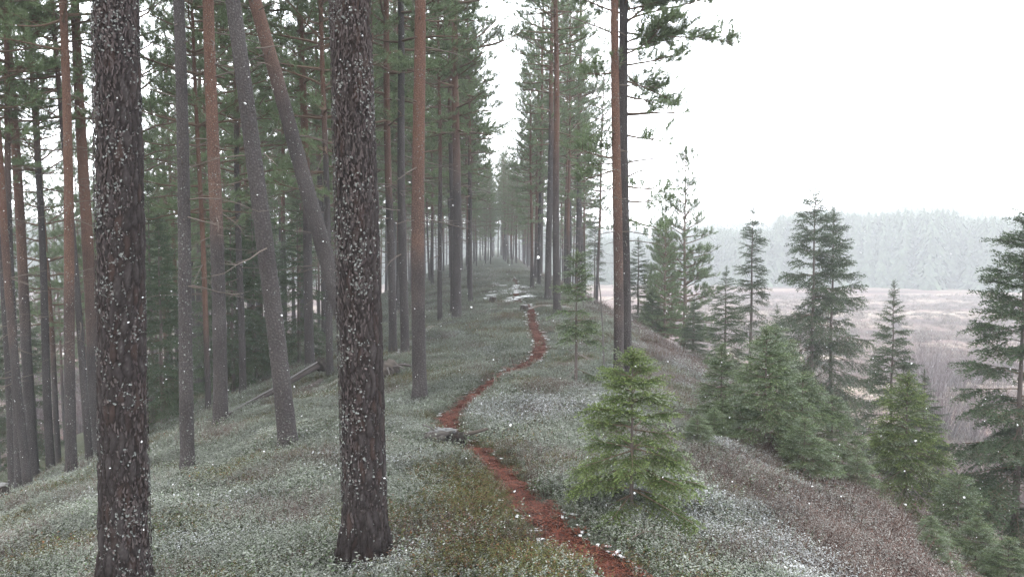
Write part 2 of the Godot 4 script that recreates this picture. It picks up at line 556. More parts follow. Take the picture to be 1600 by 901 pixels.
# ------------------------------------------------------------------ ribbons on the ground
func ribbon(pts: Array, width: float, lift: float, col: Callable, sd: int) -> ArrayMesh:
	var v := PackedVector3Array()
	var c := PackedColorArray()
	var idx := PackedInt32Array()
	var cur := Curve2D.new()
	for i in pts.size():
		var p: Vector2 = pts[i]
		var tn: Vector2 = (pts[mini(i + 1, pts.size() - 1)] - pts[maxi(i - 1, 0)]) / 6.0
		cur.add_point(p, -tn, tn)
	var L := cur.get_baked_length()
	var n := int(L / 0.07)
	var across := 9
	for i in n + 1:
		var p := cur.sample_baked(L * i / n)
		var q := cur.sample_baked(minf(L, L * i / n + 0.05))
		var o := cur.sample_baked(maxf(0, L * i / n - 0.05))
		var nd := (q - o).normalized().orthogonal()
		for j in across:
			var t := float(j) / (across - 1) * 2.0 - 1.0
			var edge := width * 0.5 * (1.0 + 0.3 * n1.get_noise_2d(i * 2.4 + sd * 40, signf(t) * 60.0) + 0.22 * n2.get_noise_2d(i * 9.0 + sd, signf(t) * 30.0))
			var w := p + nd * edge * t
			var h := ground(w.x, w.y) + lift + 0.008 * n2.get_noise_2d(w.x * 30, w.y * 30) - (0.05 if absf(t) > 0.95 else 0.0)
			v.append(Vector3(w.x, h, -w.y))
			c.append(col.call(w, t))
	for i in n:
		for j in across - 1:
			var k := i * across + j
			idx.append_array([k, k + across, k + 1, k + 1, k + across, k + across + 1])
	return smooth_mesh(v, c, PackedVector2Array(), idx)

# how frosted (0..1), mossy (0..1) and brown-heathery (0..1) the ground is at a place
func frost(x: float, d: float) -> float:
	var f := 0.42 + 0.5 * n1.get_noise_2d(x * 1.1 + 300, d * 1.1) + 0.25 * n2.get_noise_2d(x * 3.1, d * 3.1)
	f += 0.75 * exp(-(pow((x - 0.25) / 0.75, 2) + pow((d - 9.3) / 0.8, 2)))      # the whitened hump right of the path
	f += 0.6 * exp(-(pow((x - 1.9) / 0.6, 2) + pow((d - 5.2) / 1.0, 2)))
	f += 0.7 * exp(-(pow((x + 0.6) / 0.25, 2) + pow((d - 4.85) / 0.3, 2)))
	var rs := sstep(0.7, 1.6, x - xc(d))
	f += rs * (0.75 * sstep(0.05, 0.4, n1.get_noise_2d(x * 1.9 + d * 1.5, (d - x) * 0.55 + 90)) - 0.1)
	f -= 0.9 * moss(x, d)
	return clampf(f, 0, 1)

func moss(x: float, d: float) -> float:
	var m := exp(-(pow((x + 0.22) / 0.36, 2) + pow((d - 5.9) / 0.95, 2)))
	m += 0.7 * exp(-(pow((x - path_x(clampf(d, 0, 40)) + 0.55) / 0.3, 2) + pow((d - 4.6) / 0.5, 2)))
	m += 0.3 * sstep(0.28, 0.55, n1.get_noise_2d(x * 0.9 - 70, d * 0.9 + 40))
	m += 0.35 * sstep(0.5, 0.9, sstep(-7.5, -10, x - xc(d)))
	return clampf(m, 0, 1)

func heather(x: float, d: float) -> float:
	return clampf(sstep(0.9, 2.2, x - xc(d) + 1.2 * n1.get_noise_2d(x * 0.8 + 20, d * 0.8)) + 0.5 * sstep(0.2, 0.5, n1.get_noise_2d(x * 1.4 + 200, d * 1.4)), 0, 1)

func ground_color(x: float, d: float) -> Color:
	var k := C(0.040, 0.046, 0.028)
	k = k.lerp(C(0.052, 0.034, 0.028), heather(x, d))
	k = k.lerp(C(0.064, 0.066, 0.022), moss(x, d))
	k = k.lerp(C(0.13, 0.134, 0.132), 0.5 * frost(x, d))
	return k

# ------------------------------------------------------------------ build
func _ready() -> void:
	# camera, sky, light
	var cam := Camera3D.new()
	cam.name = "camera"
	cam.fov = rad_to_deg(2.0 * atan(450.5 / 1256.0))
	cam.position = Vector3(0, EYE, 0)
	cam.rotation.x = -atan(70.5 / 1256.0)
	cam.near = 0.1
	cam.far = 3000.0
	add_child(cam)
	var env := Environment.new()
	env.background_mode = Environment.BG_SKY
	var sm := ProceduralSkyMaterial.new()
	sm.sky_top_color = Color(0.925, 0.95, 0.98)
	sm.sky_horizon_color = Color(0.945, 0.96, 0.975)
	sm.sky_curve = 0.2
	sm.ground_bottom_color = Color(0.42, 0.40, 0.39)
	sm.ground_horizon_color = Color(0.6, 0.6, 0.6)
	var sky := Sky.new()
	sky.sky_material = sm
	env.sky = sky
	env.tonemap_mode = Environment.TONE_MAPPER_LINEAR
	env.tonemap_exposure = 7.1
	env.fog_enabled = true
	env.fog_density = 0.0013
	env.fog_light_color = Color(0.985, 0.99, 1.0)
	env.sdfgi_enabled = true
	env.ssao_enabled = true
	env.ssil_enabled = true
	var we := WorldEnvironment.new()
	we.name = "world_environment"
	we.environment = env
	add_child(we)
	var sun := DirectionalLight3D.new()
	sun.name = "overcast_sun"
	sun.light_energy = 0.2
	sun.light_color = Color(1, 0.995, 0.985)
	sun.light_angular_distance = 40.0
	sun.rotation_degrees = Vector3(-62, -35, 0)
	sun.shadow_enabled = true
	add_child(sun)

	# noises
	n1 = noise(FastNoiseLite.TYPE_SIMPLEX_SMOOTH, 0.5, 11, 3)
	n2 = noise(FastNoiseLite.TYPE_SIMPLEX_SMOOTH, 0.5, 23, 2)
	cells = noise(FastNoiseLite.TYPE_CELLULAR, 0.5, 3, 1)
	cells.cellular_return_type = FastNoiseLite.RETURN_DISTANCE2_SUB
	cells2 = noise(FastNoiseLite.TYPE_CELLULAR, 0.5, 3, 1)
	cells2.cellular_return_type = FastNoiseLite.RETURN_CELL_VALUE
	var raw := [[1.75, -1.5], [1.45, 1.2], [1.15, 2.8], [0.76, 4.24], [0.67, 4.46], [0.50, 4.74], [0.325, 5.0], [0.157, 5.54], [0.0, 6.36], [-0.20, 7.06], [-0.48, 7.92], [-0.686, 8.52], [-0.712, 9.32], [-0.535, 10.24], [-0.27, 11.18], [0.0, 12.34], [0.42, 13.8], [0.55, 15.24], [0.514, 16.9], [0.52, 20.3], [0.528, 22.1], [0.40, 25.0], [0.137, 28.5], [0.22, 34.9], [0.0, 42.0], [-0.3, 50.0]]
	for p in raw: path_pts.append(Vector2(p[0], p[1]))
	make_materials()
	build_land()
	build_forest()
	build_right_side()
	build_ground_things()
	build_ground_cover()
	build_falling_snow()

func build_land() -> void:
	# the esker: one sheet, fine near the camera
	var xs := PackedFloat32Array()
	var x := 0.0
	var s := 0.1
	while x < 60:
		xs.append(x)
		if x > 0: xs.append(-x)
		if x > 3.0: s *= 1.06
		x += s
	xs.sort()
	var ds := PackedFloat32Array()
	var d := -14.0
	while d < 320:
		ds.append(d)
		d += 0.8 if d < 2.5 else (0.11 if d < 12 else minf(6.0, 0.11 * pow(d / 12.0, 1.6)))
	var v := PackedVector3Array()
	var c := PackedColorArray()
	var idx := PackedInt32Array()
	for dd in ds:
		for xx in xs:
			var u := xx + xc(dd)
			v.append(Vector3(u, ground(u, dd), -dd))
			c.append(ground_color(u, dd))
	var w := xs.size()
	for i in ds.size() - 1:
		for j in w - 1:
			var k := i * w + j
			idx.append_array([k, k + w, k + 1, k + 1, k + w, k + w + 1])
	var g := part("ground", smooth_mesh(v, c, PackedVector2Array(), idx), M.ground)
	tag(g, "mossy esker ridge dusted with frost", "", "", "structure")
	# the bog, out to the horizon
	v = PackedVector3Array()
	c = PackedColorArray()
	idx = PackedInt32Array()
	var gx := PackedFloat32Array()
	x = 0.0
	s = 1.6
	while x < 470:
		gx.append(x)
		if x > 0: gx.append(-x)
		if x > 60: s *= 1.05
		x += s
	gx.sort()
	var gd := PackedFloat32Array()
	d = -40.0
	while d < 470:
		gd.append(d)
		d += 1.6 if d < 90 else minf(12, 1.6 * d / 90.0)
	for dd in gd:
		for xx in gx:
			var streak := n1.get_noise_2d(xx * 0.03, dd * 0.085)
			var fine := n2.get_noise_2d(xx * 0.5, dd * 0.5)
			v.append(Vector3(xx, BOG + 0.12 * fine + 0.15 * streak + 7.0 * sstep(300, 420, Vector2(xx, dd).length()), -dd))
			var k := C(0.118, 0.088, 0.081).lerp(C(0.062, 0.044, 0.046), sstep(0.0, 0.35, -streak))
			k = k.lerp(C(0.195, 0.172, 0.145), sstep(0.12, 0.4, streak))
			k = k.lerp(C(0.09, 0.085, 0.07), sstep(262, 285, Vector2(xx, dd).length()))
			c.append(k)
	w = gx.size()
	for i in gd.size() - 1:
		for j in w - 1:
			var k := i * w + j
			idx.append_array([k, k + w, k + 1, k + 1, k + w, k + w + 1])
	tag(part("bog_field", smooth_mesh(v, c, PackedVector2Array(), idx), M.bog), "pale pinkish bog below the ridge", "", "", "structure")
	# the trodden path
	var pp := []
	for p in path_pts:
		if p.y < 48: pp.append(p)
	var pm := ribbon(pp, 0.27, 0.014, func(q, t):
		var k := C(0.058, 0.0205, 0.0135).lerp(C(0.080, 0.031, 0.021), clampf(0.5 + n2.get_noise_2d(q.x * 5, q.y * 5), 0, 1))
		k = k.lerp(C(0.040, 0.022, 0.017), clampf(0.9 * absf(t) * absf(t) * absf(t) + 0.35 * n1.get_noise_2d(q.x * 9, q.y * 9), 0, 0.8))
		return k, 1)
	tag(part("path", pm, M.path), "narrow trodden footpath of rust red needles along the ridge", "", "", "structure")
	var trail := [Vector2(-6.2, 12.2), Vector2(-5.25, 11.65), Vector2(-4.3, 11.5), Vector2(-3.75, 12.3), Vector2(-3.2, 13.2), Vector2(-2.7, 14.6), Vector2(-2.3, 17.5), Vector2(-2.05, 20.5), Vector2(-1.7, 22.3), Vector2(-1.28, 22.9), Vector2(-0.5, 22.9), Vector2(0.4, 22.7), Vector2(1.08, 22.55), Vector2(1.7, 22.5)]
	var tm := ribbon(trail, 0.17, 0.03, func(q, t): return C(0.16, 0.135, 0.115).lerp(C(0.30, 0.30, 0.30), clampf(0.45 + n2.get_noise_2d(q.x * 6, q.y * 6) * 1.2, 0, 1)), 2)
	tag(part("side_path", tm, M.path), "faint snow dusted animal track crossing the left slope", "", "", "structure")
	# the wood beyond the bog
	var tree := Buf.new()
	rng.seed = 77
	tree.limb([Vector3(0, 0, 0), Vector3(0, 0.9, 0)], 0.012, 0.004, C(0.08, 0.06, 0.05), 4)
	for i in 60:
		var t := 0.06 + 0.94 * i / 60.0
		var r := 0.21 * pow(1.0 - t, 0.5) * R(0.7, 1.2) + 0.012
		for j in 8:
			var a := R(0, TAU)
			var o := Vector3(cos(a), R(-1.3, 0.2), sin(a)) * r * R(0.4, 1.0)
			var sd := Vector3(-sin(a), R(-0.5, 0.5), cos(a)) * r * 0.2
			tree.tri(Vector3(0, t + 0.03, 0), Vector3(0, t, 0) + o + sd, Vector3(0, t, 0) + o - sd, C(0.045, 0.062, 0.036, R(0.7, 1.3)))
	var wh := []
	var tn := []
	rng.seed = 78
	for i in 7500:
		var az := R(-1.0, 1.0)
		var dist := 272.0 + 150.0 * pow(rng.randf(), 1.5) + 14.0 * n1.get_noise_1d(az * 30.0)
		var H := R(17.5, 19.2) + 1.4 * n1.get_noise_1d(az * 26.0)
		H *= 1.0 + 0.26 * sstep(0.312, 0.322, az) * (1.0 - 0.45 * sstep(0.502, 0.512, az) - 0.3 * sstep(0.53, 0.6, az))
		H *= 1.0 - 0.15 * sstep(0.08, 0.12, az) * (1.0 - sstep(0.2, 0.26, az))
		var q := Vector3(sin(az) * dist, 0, -cos(az) * dist)
		q.y = BOG + 7.0 * sstep(300, 420, dist) - 0.3
		wh.append(Transform3D(Basis(Vector3.UP, R(0, TAU)).scaled_local(Vector3(H * 0.72, H, H * 0.72)), q))
		tn.append(Color(1, 1, 1))
	many("far_forest", tree.mesh(), M.needles, wh, tn, "pale fogged forest beyond the bog", "forest")

func build_forest() -> void:
	var tufts := []
	for i in 6: tufts.append(pine_tuft(100 + i, [0.8, 1.0, 1.2, 0.9, 1.1, 0.7][i]))
	var fl := []
	for i in 12: fl.append(lichen_flake(200 + i))
	var scales := []
	for i in 16: scales.append(lichen_flake(260 + i))
	# crowns: tall pines with the crown high up, and others that keep it low
	var tall := []
	for i in 4: tall.append(pine_crown(300 + i, 17.0, 0.44, 1.5, 1.05, 0.50, 24, tufts))
	var low := []
	for i in 4: low.append(pine_crown(320 + i, 13.0, [0.3, 0.36, 0.26, 0.4][i], 1.4, 1.05, 0.42, 18, tufts))
	var young := []
	for i in 2: young.append(pine_crown(340 + i, 7.0, 0.12, 1.15, 1.35, 0.25, 0, tufts, true))
	M.tufts = tufts
	M.young = young

	# the trunks one can tell apart
	# name, x, depth, diameter, lean, height, where the orange begins, bend, crown
	var near := [
		["pine_tree", -2.29, 4.66, 0.265, 0.008, 17.0, 5.5, 0.0, 0, "thick dark pine trunk crusted with lichen, nearest at left", 401, 5200],
		["pine_tree", -0.94, 5.06, 0.275, -0.018, 18.0, 2.9, 0.0, 1, "thick flaky pine trunk in front of the leaning tree, snow at its foot", 402, 5200],
	]
	for t in near:
		var o := root_at(t[0], on_ground(t[1], t[2]))
		o.rotation.z = -t[4]
		part("trunk", near_trunk(t[10], t[5], t[3], t[6], t[7], 4.2), M.near_bark, o)
		part("bark_scales", flakes_on_trunk(t[10] + 50, scales, 12000, -0.05, 4.2, t[5], t[3], t[7], 0.008, 0.027, true, true), M.flakes, o, "stuff")
		part("lichen", flakes_on_trunk(t[10], fl, t[11], 0.0, 4.2, t[5], t[3], t[7], 0.004, 0.0185, true), M.flakes, o, "stuff")
		add_crown(o, tall[t[8]], t[5], 0.0, R(0, TAU), false)
		tag(o, t[9], "pine")
	var mid := [
		["pine_tree", -5.93, 10.68, 0.15, 0.011, 13.0, 2.2, 0.0, "pine with orange upper trunk at the left edge of the slope"],
		["pine_tree", -6.55, 12.3, 0.115, -0.05, 12.0, 6.0, 0.0, "thin dark pine leaning left behind the orange pine on the left slope"],
		["pine_tree", -6.79, 13.0, 0.21, -0.022, 15.0, 2.6, 0.0, "straight reddish pine just left of the thick lichen trunk"],
		["pine_tree", -8.15, 12.9, 0.13, -0.01, 12.0, 6.0, 0.0, "dark pine standing at the very left edge of the photo"],
		["pine_tree", -7.45, 11.9, 0.125, 0.01, 12.0, 5.0, 0.0, "slim pine second from the left edge, beside the dark stump"],
		["pine_tree", -7.0, 11.42, 0.125, -0.05, 12.5, 3.0, 0.0, "slim pine tilting left, third from the left edge"],
		["pine_tree", -9.31, 16.0, 0.17, -0.013, 13.0, 7.0, 0.0, "grey pine below the left shoulder of the slope"],
		["pine_tree", -3.34, 8.18, 0.145, 0.0, 13.0, 7.0, 0.0, "slender straight grey pine right of the thick lichen trunk"],
		["pine_tree", -5.50, 14.44, 0.105, -0.02, 12.0, 1.4, 0.0, "very thin orange pine between two grey pines on the left slope"],
		["pine_tree", -4.05, 11.06, 0.2, -0.008, 16.0, 3.0, 0.0, "pine with rusty orange top standing at the end of the fallen log"],
		["pine_tree", -5.70, 16.8, 0.15, 0.0, 14.0, 6.0, 0.0, "dark pine in shade behind the fallen log"],
		["pine_tree", -2.35, 8.26, 0.195, -0.06, 14.0, 6.5, -0.009, "pine whose trunk curves to the left, grey lichen on its base"],
		["pine_tree", -1.66, 9.56, 0.215, -0.272, 13.0, 4.3, 0.0, "strongly leaning pine slanting behind the thick flaky trunk"],
		["pine_tree", -4.28, 16.94, 0.21, -0.013, 15.0, 4.0, 0.0, "dark pine in the shaded stand, above the fallen log's broken end"],
		["pine_tree", -3.40, 14.94, 0.135, -0.012, 13.0, 4.5, 0.0, "thin pine seen against the left side of the thick flaky trunk"],
		["pine_tree", -3.17, 18.88, 0.15, -0.012, 15.0, 5.0, 0.0, "thin dark pine just right of the thick flaky trunk"],
		["pine_tree", -2.52, 16.8, 0.175, -0.011, 16.0, 3.4, 0.0, "slim pine, grey below and orange above, left of a dark pine"],
		["pine_tree", -2.20, 16.28, 0.185, -0.004, 16.0, 9.0, 0.0, "dark grey pine beside the slim orange topped pine"],
		["pine_tree", -1.23, 10.58, 0.195, 0.005, 15.0, 2.2, 0.0, "reddish pine standing alone on the slope, left of the path"],
		["pine_tree", -1.99, 22.24, 0.14, 0.0, 13.0, 4.0, 0.0, "thin far pine beside the animal track"],
		["pine_tree", -1.50, 22.0, 0.26, -0.004, 17.0, 4.4, 0.0, "sturdy pine at the animal track, orange above and grey below"],
		["pine_tree", -1.70, 23.2, 0.17, -0.01, 15.0, 5.0, 0.0, "orange stemmed pine pressed close behind the sturdy track pine"],
		["pine_tree", 1.44, 10.84, 0.145, -0.012, 13.0, 1.6, 0.0, "pale orange stem of the twin pines right of the path"],
		["pine_tree", 1.60, 11.25, 0.165, -0.012, 13.5, 9.0, 0.0, "dark stem of the twin pines right of the path, dead branches on it"],
		["pine_tree", 1.20, 21.46, 0.205, -0.006, 15.0, 3.6, 0.0, "pine at the path's crest, tall trunk turning orange"],
		["pine_tree", 1.25, 27.6, 0.24, 0.012, 15.0, 6.0, 0.0, "dark leaning pine just beyond the crest"],
		["pine_tree", 3.12, 38.0, 0.3, 0.006, 17.0, 6.5, 0.0, "thick pine farther right beyond the crest"],
		["pine_tree", 2.95, 41.5, 0.24, 0.004, 16.0, 5.5, 0.0, "slimmer pine next to the thick one beyond the crest"],
		["pine_tree", 0.81, 32.68, 0.15, -0.008, 9.0, 1.5, 0.0, "small orange pine at the end of the visible path"],
	]
	var k := 0
	for t in mid:
		var near_one: bool = t[2] < 13.5
		var o := root_at(t[0], on_ground(t[1], t[2]))
		o.rotation.z = -t[4]
		part("trunk", pine_trunk(500 + k, t[5], t[3], t[6], t[7], 20 if near_one else 12, 0.08 if near_one else 0.18), M.bark, o)
		if t[2] < 23:
			part("lichen", flakes_on_trunk(500 + k, fl, 650 if near_one else 330, 0.0, 6.5 if t[2] < 17 else 8.5, t[5], t[3], t[7], 0.008, 0.021, false), M.flakes, o, "stuff")
		if k == 23:
			twin_branches(o, tufts)
			add_crown(o, tall[2], t[5] * 0.92, 0.0, 1.0)
		else:
			rng.seed = 900 + k
			var cr: Dictionary = tall[k % 4] if t[2] < 14 or k % 3 == 0 else low[k % 4]
			add_crown(o, cr, t[5], t[7], R(0, TAU))
		tag(o, t[8], "pine")
		k += 1

	# trees that only fill the wood: one of each kind, then copies
	var kinds := []
	for i in 8:
		var cr: Dictionary = (tall + low)[i]
		var o := root_at("forest_pine", Vector3.ZERO)
		part("trunk", pine_trunk(600 + i, cr.H, [0.22, 0.19, 0.25, 0.17, 0.16, 0.18, 0.15, 0.2][i], [5.0, 3.5, 7.0, 4.0, 3.0, 2.5, 4.5, 6.0][i], 0.0, 10, 0.35), M.bark, o)
		add_crown(o, cr, cr.H, 0.0, 0.0)
		kinds.append(o)
	var spots := []
	rng.seed = 4242
	# the left slope and what lies below it
	var tries := 0
	while spots.size() < 148 and tries < 6000:
		tries += 1
		var d := R(9, 70)
		var u := -R(4.2, 34) if d > 17 else -R(9.5, 26)
		var x := u + xc(d)
		if x < -d * 0.80 - 3.0: continue
		var px := x / d * 1256.0 + 800.0
		if px > 735: continue
		if d < 24 and px > 240 and u > -9: continue
		if px < 230 and rng.randf() < 0.66: continue
		if not roomy(spots, x, d, 1.5): continue
		spots.append([x, d, "left"])
	var nleft := spots.size()
	# along the ridge, far
	tries = 0
	while spots.size() < nleft + 105 and tries < 6000:
		tries += 1
		var d := R(27, 110)
		var px := R(690, 935) if rng.randf() < 0.7 else R(560, 760)
		if px > 742 and px < 830 and d < 58: continue
		var x := (px - 800.0) / 1256.0 * d
		if absf(x - path_x(minf(d, 50))) < 0.9 and d < 50: continue
		if x - xc(d) > 5.5 or x - xc(d) < -16: continue
		if d < 30 and px > 800 and px < 850: continue
		if not roomy(spots, x, d, 1.5): continue
		spots.append([x, d, "ridge"])
	tries = 0
	var nfar := spots.size()
	while spots.size() < nfar + 34 and tries < 3000:
		tries += 1
		var d := R(58, 115)
		var x := (R(738, 832) - 800.0) / 1256.0 * d
		if roomy(spots, x, d, 1.3): spots.append([x, d, "ridge"])
	var used := {}
	for sp in spots:
		var i := rng.randi() % 8
		if sp[1] < 30 and sp[2] == "left" and rng.randf() < 0.6 and sp[0] / sp[1] > -0.46: i = 4 + rng.randi() % 4
		if sp[0] / sp[1] <= -0.46: i = rng.randi() % 4 if sp[1] < 18 else 4 + rng.randi() % 4
		if sp[2] == "ridge" and sp[1] > 35 and rng.randf() < 0.5: i = 4 + rng.randi() % 4
		var o: Node3D
		if used.has(i):
			o = kinds[i].duplicate()
			o.name = numbered("forest_pine")
			add_child(o)
		else:
			o = kinds[i]
			used[i] = true
		var s := R(0.85, 1.15)
		var across: float = sp[0] / sp[1] * 1256.0 + 800.0
		if sp[2] == "ridge" and across > 738 and across < 826 and sp[1] > 45: s = minf(1.0, (2.0 + 0.11 * sp[1]) / 15.0) * R(0.85, 1.05)
		o.position = on_ground(sp[0], sp[1], -0.05)
		o.basis = Basis(Vector3(0, 0, 1), R(-0.03, 0.03)) * Basis(Vector3.UP, R(0, TAU)).scaled_local(Vector3(s, s * R(0.92, 1.1), s))
		if sp[2] == "left":
			var px: float = sp[0] / sp[1] * 1256.0 + 800.0
			if px < 225: tag(o, "background pine below the slope, left of the thick lichen trunk", "pine", "background pines at the far left")
			elif px < 500: tag(o, "background pine seen between the two thick trunks", "pine", "background pines between the thick trunks")
			else: tag(o, "background pine right of the thick flaky trunk, left of the far path", "pine", "background pines right of the flaky trunk")
		else:
			if across < 738: tag(o, "fogged pine on the far ridge, left of where the path vanishes", "pine", "fogged pines left of the far path")
			elif across < 833: tag(o, "faint small pine closing the far end of the ridge above the path", "pine", "faint pines above the path's end")
			else: tag(o, "fogged pine on the far ridge, between the path's crest and the twin pines", "pine", "fogged pines right of the far path")
	for i in 8:
		if not used.has(i): kinds[i].free()
	# a few behind and beside the camera, which shade the near trunks
	for q in [[-4.5, -2.5], [-7.0, -6.0], [2.0, -7.5], [-2.0, -8.0]]:
		var o: Node3D = kinds[rng.randi() % 4].duplicate()
		o.name = numbered("forest_pine")
		add_child(o)
		o.position = on_ground(q[0], q[1], -0.05)
		o.basis = Basis(Vector3.UP, R(0, TAU))
		tag(o, "one of the pines standing behind the photographer", "pine", "pines behind the photographer")

func roomy(spots: Array, x: float, d: float, gap: float) -> bool:
	for s in spots:
		if Vector2(s[0] - x, s[1] - d).length() < gap: return false
	return true

func add_crown(o: Node3D, cr: Dictionary, H: float, bend: float, turn: float, dead := true) -> void:
	var s: float = H / cr.H
	var b := Basis(Vector3.UP, turn).scaled_local(Vector3(s, s, s))
	var off := Vector3(bend * 36.0 + (bend * 12.0 * (H * 0.7 - 6.0)) if bend != 0.0 else 0.0, 0, 0)
	for q in [["branches", cr.limbs, M.limb], ["crown", cr.needles, M.needles], ["dead_branches", cr.dead, M.limb]]:   # twigs past counting
		if q[1] == null or (q[0] == "dead_branches" and not dead): continue
		part(q[0], q[1], q[2], o, "stuff").transform = Transform3D(b, off if q[0] != "dead_branches" else Vector3.ZERO)

func twin_branches(o: Node3D, tufts: Array) -> void:
	# height, azimuth (0 = right), rise, length, lushness
	rng.seed = 71
	for q in [[4.85, 0.05, 0.0, 1.5, 1.1], [4.62, -0.35, 0.1, 1.0, 1.2], [5.0, 0.3, 0.05, 1.35, 1.2], [4.4, 0.2, -0.05, 0.8, 1.0], [4.3, -0.8, 0.0, 0.7, 1.0], [4.55, 0.5, 0.1, 0.85, 1.2], [4.95, -0.5, 0.5, 1.2, 1.2], [4.2, -0.2, -0.1, 0.75, 1.0], [3.75, 0.3, -0.2, 0.7, 0.5], [5.1, 3.3, 0.3, 1.0, 1.2], [4.3, 2.6, 0.2, 0.6, 0.9], [2.75, 0.4, -0.25, 0.5, 0.6], [2.55, -0.3, -0.35, 0.55, 0.5], [3.1, 2.9, 0.15, 0.7, 0.9], [3.0, 3.6, 0.0, 0.6, 0.8], [5.3, 0.2, 0.55, 1.4, 1.2], [5.2, -1.2, 0.4, 1.1, 1.2], [5.2, 1.3, 0.4, 1.1, 1.2], [5.15, 0.1, 0.1, 0.7, 1.3], [4.7, 0.25, 0.15, 0.6, 1.2], [4.0, -0.4, -0.05, 0.6, 0.9], [3.45, 0.15, -0.1, 0.55, 0.7], [2.3, 0.3, -0.3, 0.5, 0.6]]:
		var lb := Buf.new()
		var nb := Buf.new()
		grow_pine_limb(lb, nb, tufts, Vector3(0, q[0], 0), q[1], q[2] + R(-0.28, 0.2), q[3], 0.016, q[4] * 1.3, 0.08, 0.14)
		var br := part("branch", lb.mesh(), M.limb, o)
		part("needles", nb.mesh(), M.needles, br)
	# bare dead branches
	for q in [[3.72, 0.1, 0.02, 1.0], [3.05, 0.0, 0.35, 0.75], [2.85, -0.2, 0.5, 0.5], [4.75, 2.95, 0.45, 1.0], [3.05, 3.2, 0.05, 0.6]]:
		var b := Buf.new()
		var p := Vector3(0, q[0], 0)
		var a: float = q[1]
		var e: float = q[2]
		var pts := [p]
		for i in 7:
			e += R(-0.16, 0.1)
			a += R(-0.15, 0.15)
			p = p + Vector3(cos(a) * cos(e), sin(e), sin(a) * cos(e)) * q[3] / 7.0
			pts.append(p)
			if i > 1:
				var aa := a + R(0.3, 0.9) * (1 if i % 2 else -1)
				var ln := R(0.12, 0.3)
				var dr := Vector3(cos(aa), R(-0.35, 0.3), sin(aa))
				b.limb([p, p + dr * ln * 0.6, p + dr * ln + Vector3(0, -0.02, 0)], 0.005, 0.002, C(0.1, 0.08, 0.07), 3)
		b.limb(pts, 0.014, 0.004, C(0.1, 0.08, 0.07), 4)
		part("dead_branch", b.mesh(), M.limb, o)

